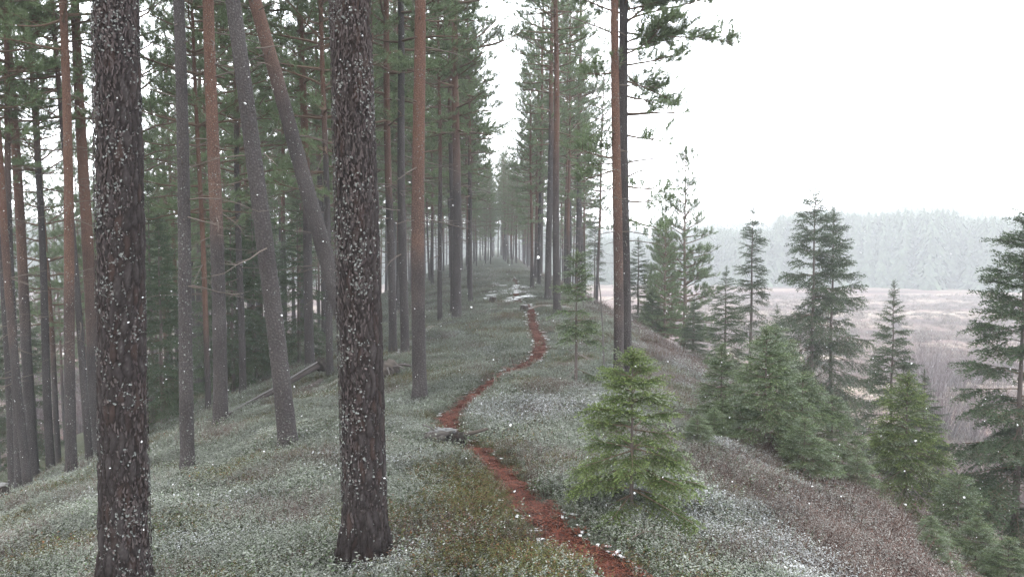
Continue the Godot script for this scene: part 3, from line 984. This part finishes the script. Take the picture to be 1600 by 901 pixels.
func build_right_side() -> void:
	var green := C(0.040, 0.066, 0.026)
	var bright := C(0.085, 0.125, 0.032)
	var frosty := C(0.25, 0.28, 0.22)
	var dark := C(0.030, 0.048, 0.026)
	var fine_sprays := []
	for i in 4: fine_sprays.append(spruce_spray(700 + i, 4, 0.045, 0.074, 0.024, C(0.042, 0.066, 0.018), C(0.19, 0.235, 0.085) if i < 3 else C(0.28, 0.31, 0.23), 4))
	var mid_sprays := []
	for i in 4: mid_sprays.append(spruce_spray(710 + i, 4, 0.055, 0.085, 0.028, C(0.042, 0.066, 0.026) if i % 2 else C(0.036, 0.060, 0.024), C(0.19, 0.24, 0.12) if i < 2 else frosty, 3))
	var dark_sprays := []
	for i in 4: dark_sprays.append(spruce_spray(720 + i, 4, 0.07, 0.10, 0.030, C(0.034, 0.053, 0.027), C(0.07, 0.10, 0.05) if i != 1 else C(0.16, 0.185, 0.15), 3))
	# young spruce beside the path
	var front := spruce(801, 1.12, 0.53, 0.03, 0.092, fine_sprays, 0.19, 0.32, 0.16, 0.0, 0.95, 4.9)
	place_conifer("young_spruce", front, 0.82, 5.42, 1.10, 0.4, "small bright green spruce at the right edge of the red path", "spruce")
	# thin sapling left of the twin pines
	var sap := spruce(802, 1.8, 0.33, 0.25, 0.135, mid_sprays, 0.22, 0.35, 0.42, 0.55, 0.5, 4.2)
	place_conifer("sapling", sap, 0.86, 10.7, 1.82, 1.0, "sparse thin spruce sapling between the path and the twin pines", "spruce")
	# bushy young spruces on the right shoulder
	var bushy := []
	for i in 3: bushy.append(spruce(810 + i, 1.7, [0.74, 0.62, 0.8][i], 0.05, 0.125, mid_sprays, 0.26, [0.3, 0.2, 0.4][i], [0.16, 0.1, 0.22][i], 0.0, [0.9, 1.0, 0.8][i], 4.3))
	var bs := [
		[2.71, 8.5, 1.33, 1.05, "tallest of the bushy young spruces on the right shoulder"],
		[2.42, 9.2, 1.02, 1.1, "bushy young spruce at the left end of the right hand thicket"],
		[3.25, 8.9, 1.12, 1.1, "broad bushy spruce with frosted tips in front of the double spruce"],
		[2.95, 8.0, 0.66, 1.5, "low spreading spruce at the near edge of the right hand thicket"],
		[2.25, 8.5, 0.45, 1.5, "low spruce bush at the thicket's edge above the brown heath"],
		[3.75, 9.3, 0.95, 1.2, "bushy spruce at the right end of the thicket"],
		[4.95, 8.4, 0.80, 1.3, "low frosted spruce in the bottom right corner"],
		[4.0, 7.5, 0.44, 1.8, "flat sprawling spruce bush at the bottom, right of the heath"],
		[5.2, 9.2, 1.15, 1.1, "young spruce half hidden between the corner spruce and the yellowish one"],
		[5.05, 8.0, 0.75, 1.5, "frosted low spruce pushing into the bottom right corner beside the big edge spruce"],
		[4.25, 8.0, 0.42, 1.9, "sprawling spruce below the yellow green spruce's bare twigs"],
		[3.75, 8.6, 0.50, 1.6, "low spruce bush in front of the yellow green spruce"],
		[1.80, 7.7, 0.30, 1.8, "tiny frosted spruce sprig at the near edge of the brown heath"],
		[2.1, 8.25, 0.34, 1.9, "small sprawling spruce sprig left of the thicket's foot"],
		[3.5, 10.6, 1.50, 1.0, "young spruce standing behind the thicket, left of the double spruce's stems"],
	]
	var i := 0
	for b in bs:
		place_conifer("bushy_spruce", bushy[i % 3], b[0], b[1], b[2], i * 1.3, b[4], "spruce", "young spruces on the right slope", b[3])
		i += 1
	var yel := spruce(820, 2.15, 0.84, 0.2, 0.115, fine_sprays, 0.27, 0.34, 0.18, 0.75, 0.92, 3.6)
	place_conifer("young_spruce", yel, 4.97, 10.0, 2.04, 0.7, "yellow green spruce with bare grey lower twigs at lower right", "spruce")
	# taller dark spruces
	var big := []
	for j in 3: big.append(spruce(830 + j, 8.0, [2.1, 1.55, 2.1][j], 0.4, [0.36, 0.33, 0.34][j], dark_sprays, 0.62, [0.55, 0.32, 0.45][j], [0.38, 0.24, 0.26][j], [1.7, 0.0, 0.0][j], [0.82, 0.85, 0.8][j], [4.4, 3.8, 5.6][j]))
	var thin := spruce(840, 7.0, 0.85, 2.4, 0.28, dark_sprays, 0.5, 0.5, 0.36, 0.0, 0.6)
	place_conifer("spruce_tree", big[0], 9.02, 24.0, 7.74, 0.3, "tall ragged spruce, left and taller of the double spruce", "spruce", "", 0.9)
	place_conifer("spruce_tree", big[0], 9.75, 24.4, 7.49, 2.6, "right hand twin of the tall ragged double spruce", "spruce", "", 0.95)
	place_conifer("spruce_tree", thin, 8.07, 27.0, 6.80, 0.0, "thin spire spruce with a bare lower stem", "spruce")
	place_conifer("spruce_tree", big[1], 5.07, 19.0, 2.92, 1.0, "dense pointed spruce in front of the thin spire", "spruce", "", 1.25)
	place_conifer("spruce_tree", big[1], 8.58, 18.0, 4.76, 2.0, "slender dark spruce right of the double spruce, before the bog", "spruce", "", 0.95)
	place_conifer("spruce_tree", big[2], 7.66, 12.0, 5.76, 0.5, "big dark spruce cut by the right edge of the photo", "spruce", "", 1.0)
	place_conifer("spruce_tree", big[1], 7.25, 14.0, 2.52, 4.0, "small dull spruce behind the yellow green one", "spruce", "", 1.2)
	place_conifer("spruce_tree", big[1], 10.6, 32.0, 4.63, 3.0, "hazy small spruce between the spire and the double spruce", "spruce", "", 1.1)
	place_conifer("spruce_tree", big[1], 5.46, 24.0, 2.05, 0.0, "short hazy spruce at the foot of the young pines", "spruce", "", 1.4)
	place_conifer("spruce_tree", big[2], 4.56, 26.0, 1.86, 1.5, "low hazy spruce right behind the twin pines", "spruce", "", 1.3)
	place_conifer("spruce_tree", big[1], 5.35, 34.0, 4.20, 2.2, "pale hazy spruce left of the young pines", "spruce", "", 1.3)
	place_conifer("spruce_tree", thin, 4.64, 45.0, 5.32, 2.2, "faint spruce far back, left of the twin pines", "spruce", "", 1.1)
	place_conifer("spruce_tree", big[1], 6.1, 27.0, 2.35, 5.0, "hazy bushy spruce below the taller young pine", "spruce", "", 1.4)
	place_conifer("spruce_tree", big[1], 7.3, 22.0, 2.32, 5.5, "dark small spruce left of the double spruce's foot", "spruce", "", 1.4)
	# shaded spruces in the left stand
	var ls := [[-7.9, 17.5, 5.6, "dark spruce right of the thick lichen trunk, on the left slope"], [-6.4, 20.5, 5.0, "shaded spruce between the grey and the orange pines on the left"], [-6.3, 18.0, 4.5, "dark spruce behind the fallen log"], [-5.2, 19.5, 4.2, "dark spruce in the shade above the log"], [-8.8, 24.0, 6.0, "tall shaded spruce deep in the left stand"], [-6.55, 14.9, 4.0, "small dark spruce nearest behind the slender straight grey pine"], [-6.0, 18.6, 5.0, "dense shaded spruce beside the curved pine's trunk"], [-12.5, 20.0, 6.0, "spruce low on the left slope near the bog"]]
	for q in ls: place_conifer("spruce_tree", big[1], q[0], q[1], q[2], q[0], q[3], "spruce", "", 1.0)
	# young pines by the ridge's right edge
	var ypr := []
	for j in 2:
		var tr := Buf.new()
		tr.limb([Vector3(0, -0.4, 0), Vector3(0.03, 2, 0.02), Vector3(-0.02, 4, 0.03), Vector3(0, 7.0, 0)], 0.085, 0.01, C(0.11, 0.085, 0.07), 8)
		ypr.append({"trunk": tr.mesh(), "limbs": M.young[j].limbs, "needles": M.young[j].needles, "dead": null, "H": 7.0})
	place_conifer("young_pine", ypr[0], 6.45, 30.0, 7.84, 0.0, "tall airy young pine against the white sky, right of the twin pines", "pine")
	place_conifer("young_pine", ypr[1], 4.95, 26.0, 4.41, 1.0, "shorter young pine just left of the tall airy one", "pine")
	place_conifer("young_pine", ypr[1], 5.9, 31.0, 5.75, 2.0, "young pine standing between the tall airy pine and the shorter one", "pine")
	# the dead slender stem
	var db := Buf.new()
	db.limb([Vector3(0, -0.2, 0), Vector3(-0.03, 0.6, 0), Vector3(-0.07, 1.1, 0.02), Vector3(-0.14, 1.72, 0.0)], 0.016, 0.006, C(0.085, 0.078, 0.074), 6)
	var ds := root_at("dead_sapling", on_ground(1.40, 12.06))
	part("stem", db.mesh(), M.limb, ds)
	for q in [[0.7, 2.6, 0.18], [1.0, 0.3, 0.2], [1.25, 3.0, 0.16], [1.4, 1.0, 0.14]]:
		var tb := Buf.new()
		var p := Vector3(-0.04 - 0.05 * q[0] * 0.6, q[0], 0)
		tb.limb([p, p + Vector3(cos(q[1]), 0.3, sin(q[1])) * q[2]], 0.004, 0.002, C(0.16, 0.15, 0.145), 3)
		part("twig", tb.mesh(), M.limb, ds)
	tag(ds, "bare grey dead sapling leaning beside the twin pines", "dead tree")
	# bare birch scrub on the bog
	var bb := Buf.new()
	rng.seed = 870
	for q in 55:
		var a := R(0, TAU)
		var sp := R(0.05, 0.55)
		var H := R(1.1, 2.4)
		var p := Vector3(cos(a), 0, sin(a)) * R(0, 0.5)
		var pts := [p]
		for m in 4:
			p = p + Vector3(cos(a) * sp + R(-0.15, 0.15), 1.0, sin(a) * sp + R(-0.15, 0.15)) * H / 4.0
			pts.append(p)
		var k := C(0.075, 0.05, 0.054) if q % 3 else C(0.14, 0.125, 0.125)
		bb.limb(pts, 0.014, 0.004, k, 3)
		for m in range(1, 5):
			for n in 3:
				var aa := R(0, TAU)
				bb.limb([pts[m], pts[m] + Vector3(cos(aa) * 0.5, R(0.3, 0.8), sin(aa) * 0.5) * R(0.2, 0.55)], 0.006, 0.003, k, 3)
	var scrub := bb.mesh()
	var first: Node3D = null
	rng.seed = 871
	for q in 46:
		var o: Node3D = MeshInstance3D.new()
		o.mesh = scrub
		o.material_override = M.limb
		o.name = numbered("birch_scrub")
		add_child(o)
		var right := q < 24
		var d := R(38, 85)
		var x := d * R(0.46, 0.66) if right else -d * R(0.42, 0.68) - 2.0
		if q % 4 == 0: d = R(60, 130); x = d * R(0.3, 0.62) * (1 if right else -1)
		o.position = Vector3(x, maxf(BOG, ground(x, d)) - 0.1, -d)
		var s := R(1.1, 2.1)
		o.basis = Basis(Vector3.UP, R(0, TAU)).scaled_local(Vector3(s, s * R(0.8, 1.2), s))
		tag(o, "bare purplish birch scrub at the edge of the right hand bog" if right else "bare frosted birch scrub on the bog seen through the left pines", "shrub", "birch scrub on the right bog" if right else "birch scrub on the left bog")

func lump(sd: int, sx: float, sy: float, sz: float, k: Color, k2: Color, rough := 0.25, rings := 10, segs := 14) -> ArrayMesh:
	var v := PackedVector3Array()
	var c := PackedColorArray()
	var idx := PackedInt32Array()
	for i in rings + 1:
		var t := PI * i / rings
		for j in segs + 1:
			var a := TAU * (j % segs) / segs
			var dir := Vector3(sin(t) * cos(a), cos(t), sin(t) * sin(a))
			var nn := n1.get_noise_3dv(dir * 2.6 + Vector3(sd, sd, 0))
			var m := n2.get_noise_3dv(dir * 7.0 + Vector3(sd, 0, sd))
			v.append(dir * Vector3(sx, sy, sz) * (1.0 + rough * nn + rough * 0.5 * m))
			c.append(k.lerp(k2, clampf(0.5 + m * 1.2, 0, 1)))
	for i in rings:
		for j in segs:
			var q := i * (segs + 1) + j
			idx.append_array([q, q + 1, q + segs + 1, q + 1, q + segs + 2, q + segs + 1])
	return smooth_mesh(v, c, PackedVector2Array(), idx)

func build_ground_things() -> void:
	# fallen log
	var a := on_ground(-4.12, 11.3, 0.08)
	var b := on_ground(-3.50, 14.6, 0.32)
	var o := root_at("fallen_log", a)
	var mid := on_ground(-3.8, 12.9, 0.16)
	var lb := Buf.new()
	lb.limb([Vector3.ZERO, (mid - a) * 0.5 + Vector3(0, 0.01, 0), mid - a, (b - a) * 0.78, b - a], 0.022, 0.055, C(0.026, 0.021, 0.019), 10)
	part("log", lb.mesh(), M.limb, o)
	var sb := Buf.new()
	sb.limb([Vector3(0, 0.028, 0), (mid - a) * 0.5 + Vector3(0, 0.05, 0), mid - a + Vector3(0, 0.062, 0), (b - a) * 0.78 + Vector3(0, 0.07, 0), (b - a) * 0.95 + Vector3(0, 0.08, 0)], 0.008, 0.014, C(0.085, 0.08, 0.077), 7)
	part("snow_cover", sb.mesh(), M.snow, o)
	part("broken_end", lump(4, 0.09, 0.12, 0.17, C(0.010, 0.008, 0.007), C(0.022, 0.018, 0.015), 0.6), M.limb, o).position = b - a
	var o2b := Buf.new()
	o2b.limb([Vector3(0.25, -0.02, -0.3), Vector3(0.5, 0.0, -1.4), Vector3(0.72, 0.04, -2.9)], 0.03, 0.045, C(0.04, 0.033, 0.028), 7)
	part("branch", o2b.mesh(), M.limb, o)
	tag(o, "fallen pale log with a dark broken end on the left slope", "log")
	# upturned root
	o = root_at("root_stump", on_ground(-1.95, 12.64))
	part("stump", lump(5, 0.2, 0.17, 0.16, C(0.035, 0.03, 0.027), C(0.07, 0.058, 0.05), 0.5), M.limb, o).position = Vector3(-0.05, 0.1, 0)
	rng.seed = 55
	for i in 9:
		var rb := Buf.new()
		var az := -0.5 + i * 0.42 if i < 6 else R(2.5, 4.0)
		var e := R(-0.15, 0.6)
		var p := Vector3(0, 0.12, 0)
		var pts := [p]
		for j in 4:
			p = p + Vector3(cos(az), e, sin(az)).normalized() * R(0.08, 0.13)
			e -= 0.25
			az += R(-0.3, 0.3)
			pts.append(p)
		rb.limb(pts, 0.03, 0.008, C(0.075, 0.068, 0.063) if i % 2 else C(0.03, 0.025, 0.022), 6)
		part("root", rb.mesh(), M.limb, o)
	tag(o, "dark upturned root with pale sticks behind the thick flaky trunk", "stump")
	# weathered snag beside the path
	o = root_at("snag", on_ground(-0.62, 7.85))
	part("log", lump(6, 0.19, 0.10, 0.11, C(0.024, 0.020, 0.018), C(0.062, 0.056, 0.051), 0.6, 22, 30), M.limb, o).transform = Transform3D(Basis(Vector3.UP, 0.15) * Basis(Vector3(0, 0, 1), 0.2), Vector3(-0.09, 0.075, 0))
	part("snow_cover", lump(7, 0.12, 0.03, 0.06, C(0.04, 0.037, 0.034), C(0.15, 0.15, 0.15), 0.9, 14, 22), M.snow, o).transform = Transform3D(Basis(Vector3(0, 0, 1), 0.15), Vector3(-0.09, 0.155, 0.0))
	part("rotten_end", lump(8, 0.065, 0.085, 0.07, C(0.008, 0.007, 0.006), C(0.02, 0.016, 0.014), 0.6), M.limb, o).position = Vector3(0.10, 0.09, 0.09)
	var kb := Buf.new()
	kb.limb([Vector3(0.02, 0.11, 0.02), Vector3(0.14, 0.135, 0.03), Vector3(0.26, 0.155, 0.02), Vector3(0.38, 0.185, 0.0)], 0.03, 0.014, C(0.048, 0.04, 0.035), 8)
	kb.limb([Vector3(-0.2, 0.03, 0.05), Vector3(-0.32, 0.07, 0.03), Vector3(-0.40, 0.05, 0.06)], 0.025, 0.008, C(0.06, 0.054, 0.05), 6)
	kb.limb([Vector3(-0.1, 0.12, 0.0), Vector3(-0.18, 0.2, 0.02), Vector3(-0.27, 0.23, 0.02)], 0.014, 0.005, C(0.06, 0.054, 0.05), 5)
	part("branch", kb.mesh(), M.limb, o)
	tag(o, "weathered grey snag with a pointing branch beside the path", "log")
	# stumps
	for q in [[-0.66, 27.4, 0.13, 0.22, "small cut stump left of the path on the far mound"], [-7.36, 11.4, 0.09, 0.26, "dark stump at the left edge of the slope"], [0.34, 22.4, 0.12, 0.14, "low dark stump beside the path at the crest"]]:
		o = root_at("tree_stump", on_ground(q[0], q[1]))
		var st := Buf.new()
		st.limb([Vector3(0, -0.15, 0), Vector3(0, 0.02, 0), Vector3(0.01, q[3], 0)], q[2] * 1.25, q[2] * 0.9, C(0.03, 0.025, 0.021), 12)
		part("stump", st.mesh(), M.limb, o)
		part("snow_cover", lump(12, q[2] * 0.85, 0.03, q[2] * 0.85, C(0.06, 0.052, 0.045), C(0.17, 0.17, 0.17), 0.3), M.snow, o).position = Vector3(0.01, q[3], 0)
		tag(o, q[4], "stump")
	# snow lying in small patches along the path
	var sp := lump(9, 1.0, 0.3, 0.8, C(0.42, 0.425, 0.43), C(0.48, 0.48, 0.485), 0.9, 8, 14)
	var wh := []
	var tn := []
	rng.seed = 56
	for i in 900:
		var d := 3.5 + 40.0 * pow(rng.randf(), 1.5)
		var near_snow := n1.get_noise_1d(d * 2.6) + R(-0.3, 0.3)
		if near_snow < 0.12 and d < 20: continue
		var side := 1.0 if rng.randf() < 0.55 else -1.0
		var x := path_x(d) + side * R(0.09, 0.2) + R(-0.02, 0.02)
		var s := R(0.004, 0.012) * (1.0 + d * 0.06)
		wh.append(Transform3D(Basis(Vector3.UP, R(0, TAU)).scaled_local(Vector3(s * R(1, 2.2), s * 0.8, s)), on_ground(x, d, 0.010)))
		tn.append(Color(1, 1, 1))
	for i in 150:                                   # thin snow on the mound beyond the crest and by the near end of the path
		var d := R(27.5, 37) if i < 110 else R(4.3, 4.75)
		var x := path_x(d) + (R(-1.0, 0.6) if i < 110 else R(-0.2, 0.1))
		var s := R(0.08, 0.24) if i < 110 else R(0.012, 0.04)
		wh.append(Transform3D(Basis(Vector3.UP, R(0, TAU)).scaled_local(Vector3(s, s * 0.5, s)), on_ground(x, d, 0.008)))
		tn.append(Color(1, 1, 1))
	many("snow_patches", sp, M.snow, wh, tn, "thin patches of fresh snow along the path", "snow")

func build_ground_cover() -> void:
	# needles, bark bits and twigs on the path
	rng.seed = 990
	var lt := Buf.new()
	for i in 22:
		var a := R(0, TAU)
		var p := Vector3(cos(a), 0, sin(a)) * R(0.0, 0.05) + Vector3(0, R(0.0, 0.006), 0)
		var az := R(0, TAU)
		var ln := R(0.008, 0.03)
		var dir := Vector3(cos(az), R(-0.1, 0.3), sin(az)) * ln
		var sd := Vector3(-sin(az), 0, cos(az)) * R(0.001, 0.004)
		var k := C(0.095, 0.034, 0.020) if i % 3 == 0 else (C(0.035, 0.018, 0.014) if i % 3 == 1 else C(0.075, 0.022, 0.014))
		lt.quad(p - sd, p + sd, p + dir + sd, p + dir - sd, k)
	var lw := []
	var lc := []
	for i in 2600:
		var d := 3.6 + 18.0 * pow(rng.randf(), 1.4)
		var x := path_x(d) + rng.randfn(0.0, 0.075)
		lw.append(lying(x, d, R(0, TAU), R(0.7, 1.4), 0.016, 0.3))
		var t := R(0.7, 1.2)
		lc.append(Color(t, t, t))
	many("needle_litter", lt.mesh(), M.leaves, lw, lc, "rusty needles and bark crumbs strewn on the path", "litter")
	# dwarf shrubs: lingonberry leaves, some frosted
	var kinds := [[], [], []]
	for kind in 3:
		for t in 4:
			rng.seed = 1000 + kind * 10 + t
			var b := Buf.new()
			var stems := 24 if kind < 2 else 34
			for i in stems:
				var a := R(0, TAU)
				var r := 0.17 * sqrt(rng.randf())
				var p := Vector3(cos(a) * r, -0.01, sin(a) * r)
				var H := R(0.03, 0.095) if kind < 2 else R(0.05, 0.12)
				var tip := p + Vector3(R(-0.03, 0.03), H, R(-0.03, 0.03))
				b.tri(p - Vector3(0.0015, 0, 0), p + Vector3(0.0015, 0, 0), tip, C(0.07, 0.045, 0.035))
				var nl := 10 if kind < 2 else 11
				for j in nl:
					var q := p.lerp(tip, lerpf(0.35, 1.05, float(j) / nl))
					var az := j * 2.4 + R(-0.4, 0.4)
					var up := R(-0.1, 0.8)
					var dir := Vector3(cos(az) * cos(up), sin(up), sin(az) * cos(up))
					var ln := R(0.008, 0.0155) if kind < 2 else R(0.006, 0.012)
					var sd := dir.cross(Vector3.UP).normalized() * ln * (0.32 if kind < 2 else 0.2)
					var k: Color
					if kind == 0: k = C(0.047, 0.068, 0.032, R(0.6, 1.35))
					elif kind == 1: k = C(0.054, 0.056, 0.019, R(0.6, 1.3)) if rng.randf() < 0.78 else C(0.085, 0.042, 0.020)
					else: k = C(0.066, 0.038, 0.031, R(0.6, 1.3))
					var fr := clampf(float(j) / nl * 1.1 + R(-0.5, 0.35) - (0.25 if kind == 2 else 0.0), 0, 1) if kind != 1 else 0.0
					if fr > 0.45: k = k.lerp(C(0.184, 0.186, 0.172), R(0.42, 0.84))
					b.tri(q, q + dir * ln * 0.55 + sd, q + dir * ln, k)
					b.tri(q, q + dir * ln, q + dir * ln * 0.55 - sd, k)
			kinds[kind].append(b.mesh())
	# a whitened kind for where the frost lies thick
	var white := []
	for t in 3:
		rng.seed = 1050 + t
		var b := Buf.new()
		for i in 150:
			var a := R(0, TAU)
			var r := 0.17 * sqrt(rng.randf())
			var q := Vector3(cos(a) * r, R(0.0, 0.075), sin(a) * r)
			var az := R(0, TAU)
			var dir := Vector3(cos(az), R(0.0, 1.0), sin(az)).normalized()
			var ln := R(0.008, 0.018)
			var sd := dir.cross(Vector3.UP).normalized() * ln * 0.3
			var k := C(0.21, 0.215, 0.215, R(0.7, 1.2)) if rng.randf() < 0.6 else C(0.065, 0.058, 0.043)
			b.tri(q, q + dir * ln * 0.55 + sd, q + dir * ln, k)
			b.tri(q, q + dir * ln, q + dir * ln * 0.55 - sd, k)
		white.append(b.mesh())
	var tw := Buf.new()
	rng.seed = 1060
	tw.limb([Vector3(-0.16, 0.012, 0), Vector3(-0.05, 0.022, 0.012), Vector3(0.06, 0.018, -0.008), Vector3(0.17, 0.03, 0.01)], 0.006, 0.003, C(0.05, 0.04, 0.034), 5)
	tw.limb([Vector3(-0.03, 0.02, 0.01), Vector3(0.03, 0.04, 0.06), Vector3(0.08, 0.035, 0.09)], 0.004, 0.002, C(0.05, 0.04, 0.034), 4)
	tw.limb([Vector3(0.05, 0.02, 0), Vector3(0.09, 0.03, -0.05)], 0.003, 0.002, C(0.05, 0.04, 0.034), 4)
	var tws := []
	var twc := []
	for i in 700:
		var d := 4.0 + 18.0 * rng.randf() * rng.randf()
		var x := xc(d) + R(-8, 4)
		if absf(x - path_x(d)) < 0.2: continue
		tws.append(lying(x, d, R(0, TAU), R(0.25, 0.75), 0.035, 0.9))
		var t := R(0.5, 1.6)
		twc.append(Color(t, t, t))
	many("fallen_twigs", tw.mesh(), M.leaves, tws, twc, "small dead twigs scattered over the ground cover", "twigs")
	var bins := {}
	rng.seed = 1100
	var total := 76000
	for i in total:
		var d: float
		var u: float
		# more of them close to the camera
		var z := rng.randf()
		d = 3.4 + 9.0 * z if i % 2 == 0 else 6.0 + 44.0 * pow(z, 1.7)
		u = R(-11.5, 6.5) if d > 9 else R(-9.5, 5.5)
		var x := u + xc(d)
		if x < -d * 0.70 - 0.4 or x > d * 0.70 + 0.4: continue
		var off := absf(x - path_x(d))
		if off < 0.145 + 0.06 * n2.get_noise_2d(x * 8, d * 8): continue
		if Vector2((x + 0.66) / 1.4, d - 7.8).length() < 0.2: continue
		var f := frost(x, d)
		var kind := 0
		if rng.randf() < moss(x, d) * 0.9: kind = 1
		elif rng.randf() < heather(x, d): kind = 2
		var key := kind * 10 + rng.randi() % 4
		if f > 0.62 and rng.randf() < (f - 0.5) * 1.3: key = 30 + rng.randi() % 3
		elif kind == 0 and f < 0.25 and rng.randf() < 0.5: key = 10 + rng.randi() % 4
		if not bins.has(key): bins[key] = [[], []]
		var s := R(0.75, 1.25) * (1.0 + maxf(0, d - 12) * 0.03)
		if off < 0.3: s *= 0.55
		elif rng.randf() < 0.07 * sstep(-0.1, 0.3, n1.get_noise_2d(x * 1.3 - 40, d * 1.3)): s *= R(1.5, 2.1)
		s *= 1.0 + 0.7 * sstep(1.3, 2.4, x - xc(d)) * R(0.0, 1.0)
		bins[key][0].append(lying(x, d, R(0, TAU), s, -0.01 * s))
		var tone := R(0.75, 1.1) + 0.45 * n2.get_noise_2d(x * 2.6, d * 2.6) + 0.25 * n1.get_noise_2d(x * 0.7, d * 0.7 + 55)
		bins[key][1].append(Color(tone, tone, tone))
	for key in bins:
		var m: Mesh = white[key - 30] if key >= 30 else kinds[key / 10][key % 10]
		var info: Array = [["lingonberry_cover", "low green dwarf shrubs with frosted leaves"], ["moss_cover", "yellow green moss and leaves without frost"], ["heather_cover", "brown heather on the slope, lightly frosted"], ["frosted_cover", "dwarf shrubs whitened by frost"]][key / 10]
		many(info[0], m, M.leaves, bins[key][0], bins[key][1], info[1], "ground cover")
	# tussocks on the bog
	var tb := Buf.new()
	rng.seed = 1200
	for i in 46:
		var a := R(0, TAU)
		var p := Vector3(cos(a), 0, sin(a)) * R(0, 0.5)
		var k := C(0.115, 0.084, 0.072, R(0.6, 1.25)) if i % 3 else C(0.165, 0.148, 0.132)
		tb.tri(p - Vector3(0.02, 0, 0.02), p + Vector3(0.02, 0, 0.02), p + Vector3(R(-0.3, 0.3), R(0.12, 0.35), R(-0.3, 0.3)), k)
	var wh := []
	var tn := []
	for i in 9000:
		var d := 24.0 + 190.0 * pow(rng.randf(), 1.6)
		var x := d * R(0.2, 0.72) * (1.0 if rng.randf() < 0.7 else -1.0)
		if ground(x, d) > BOG: continue
		var s := R(0.7, 1.6) * (1.0 + d * 0.004)
		wh.append(Transform3D(Basis(Vector3.UP, R(0, TAU)).scaled_local(Vector3(s, s * R(0.6, 1.1), s)), Vector3(x, BOG - 0.02, -d)))
		var t := clampf(0.85 + 0.5 * n1.get_noise_2d(x * 0.1, d * 0.25), 0.4, 1.2)
		tn.append(Color(t, t * 0.97, t * 0.96))
	many("bog_grass", tb.mesh(), M.leaves, wh, tn, "frosted tussocks of bog grass", "grass")

func build_falling_snow() -> void:
	var fl := lump(3, 1.0, 0.8, 0.7, C(0.46, 0.46, 0.46), C(0.48, 0.48, 0.48), 1.1, 5, 7)
	rng.seed = 1300
	var wh := []
	var tn := []
	for i in 26000:
		var p := Vector3(R(-13, 13), R(-3.0, 9.0), R(-24, -2.6))
		var s := R(0.0018, 0.0040) if rng.randf() < 0.93 else R(0.004, 0.0078)
		wh.append(Transform3D(Basis.from_euler(Vector3(R(0, 6), R(0, 6), R(0, 6))).scaled_local(Vector3(s, s * R(0.9, 1.6), s)), p))
		tn.append(Color(1, 1, 1))
	many("falling_snow", fl, M.snow, wh, tn, "snowflakes drifting down through the air", "snow")
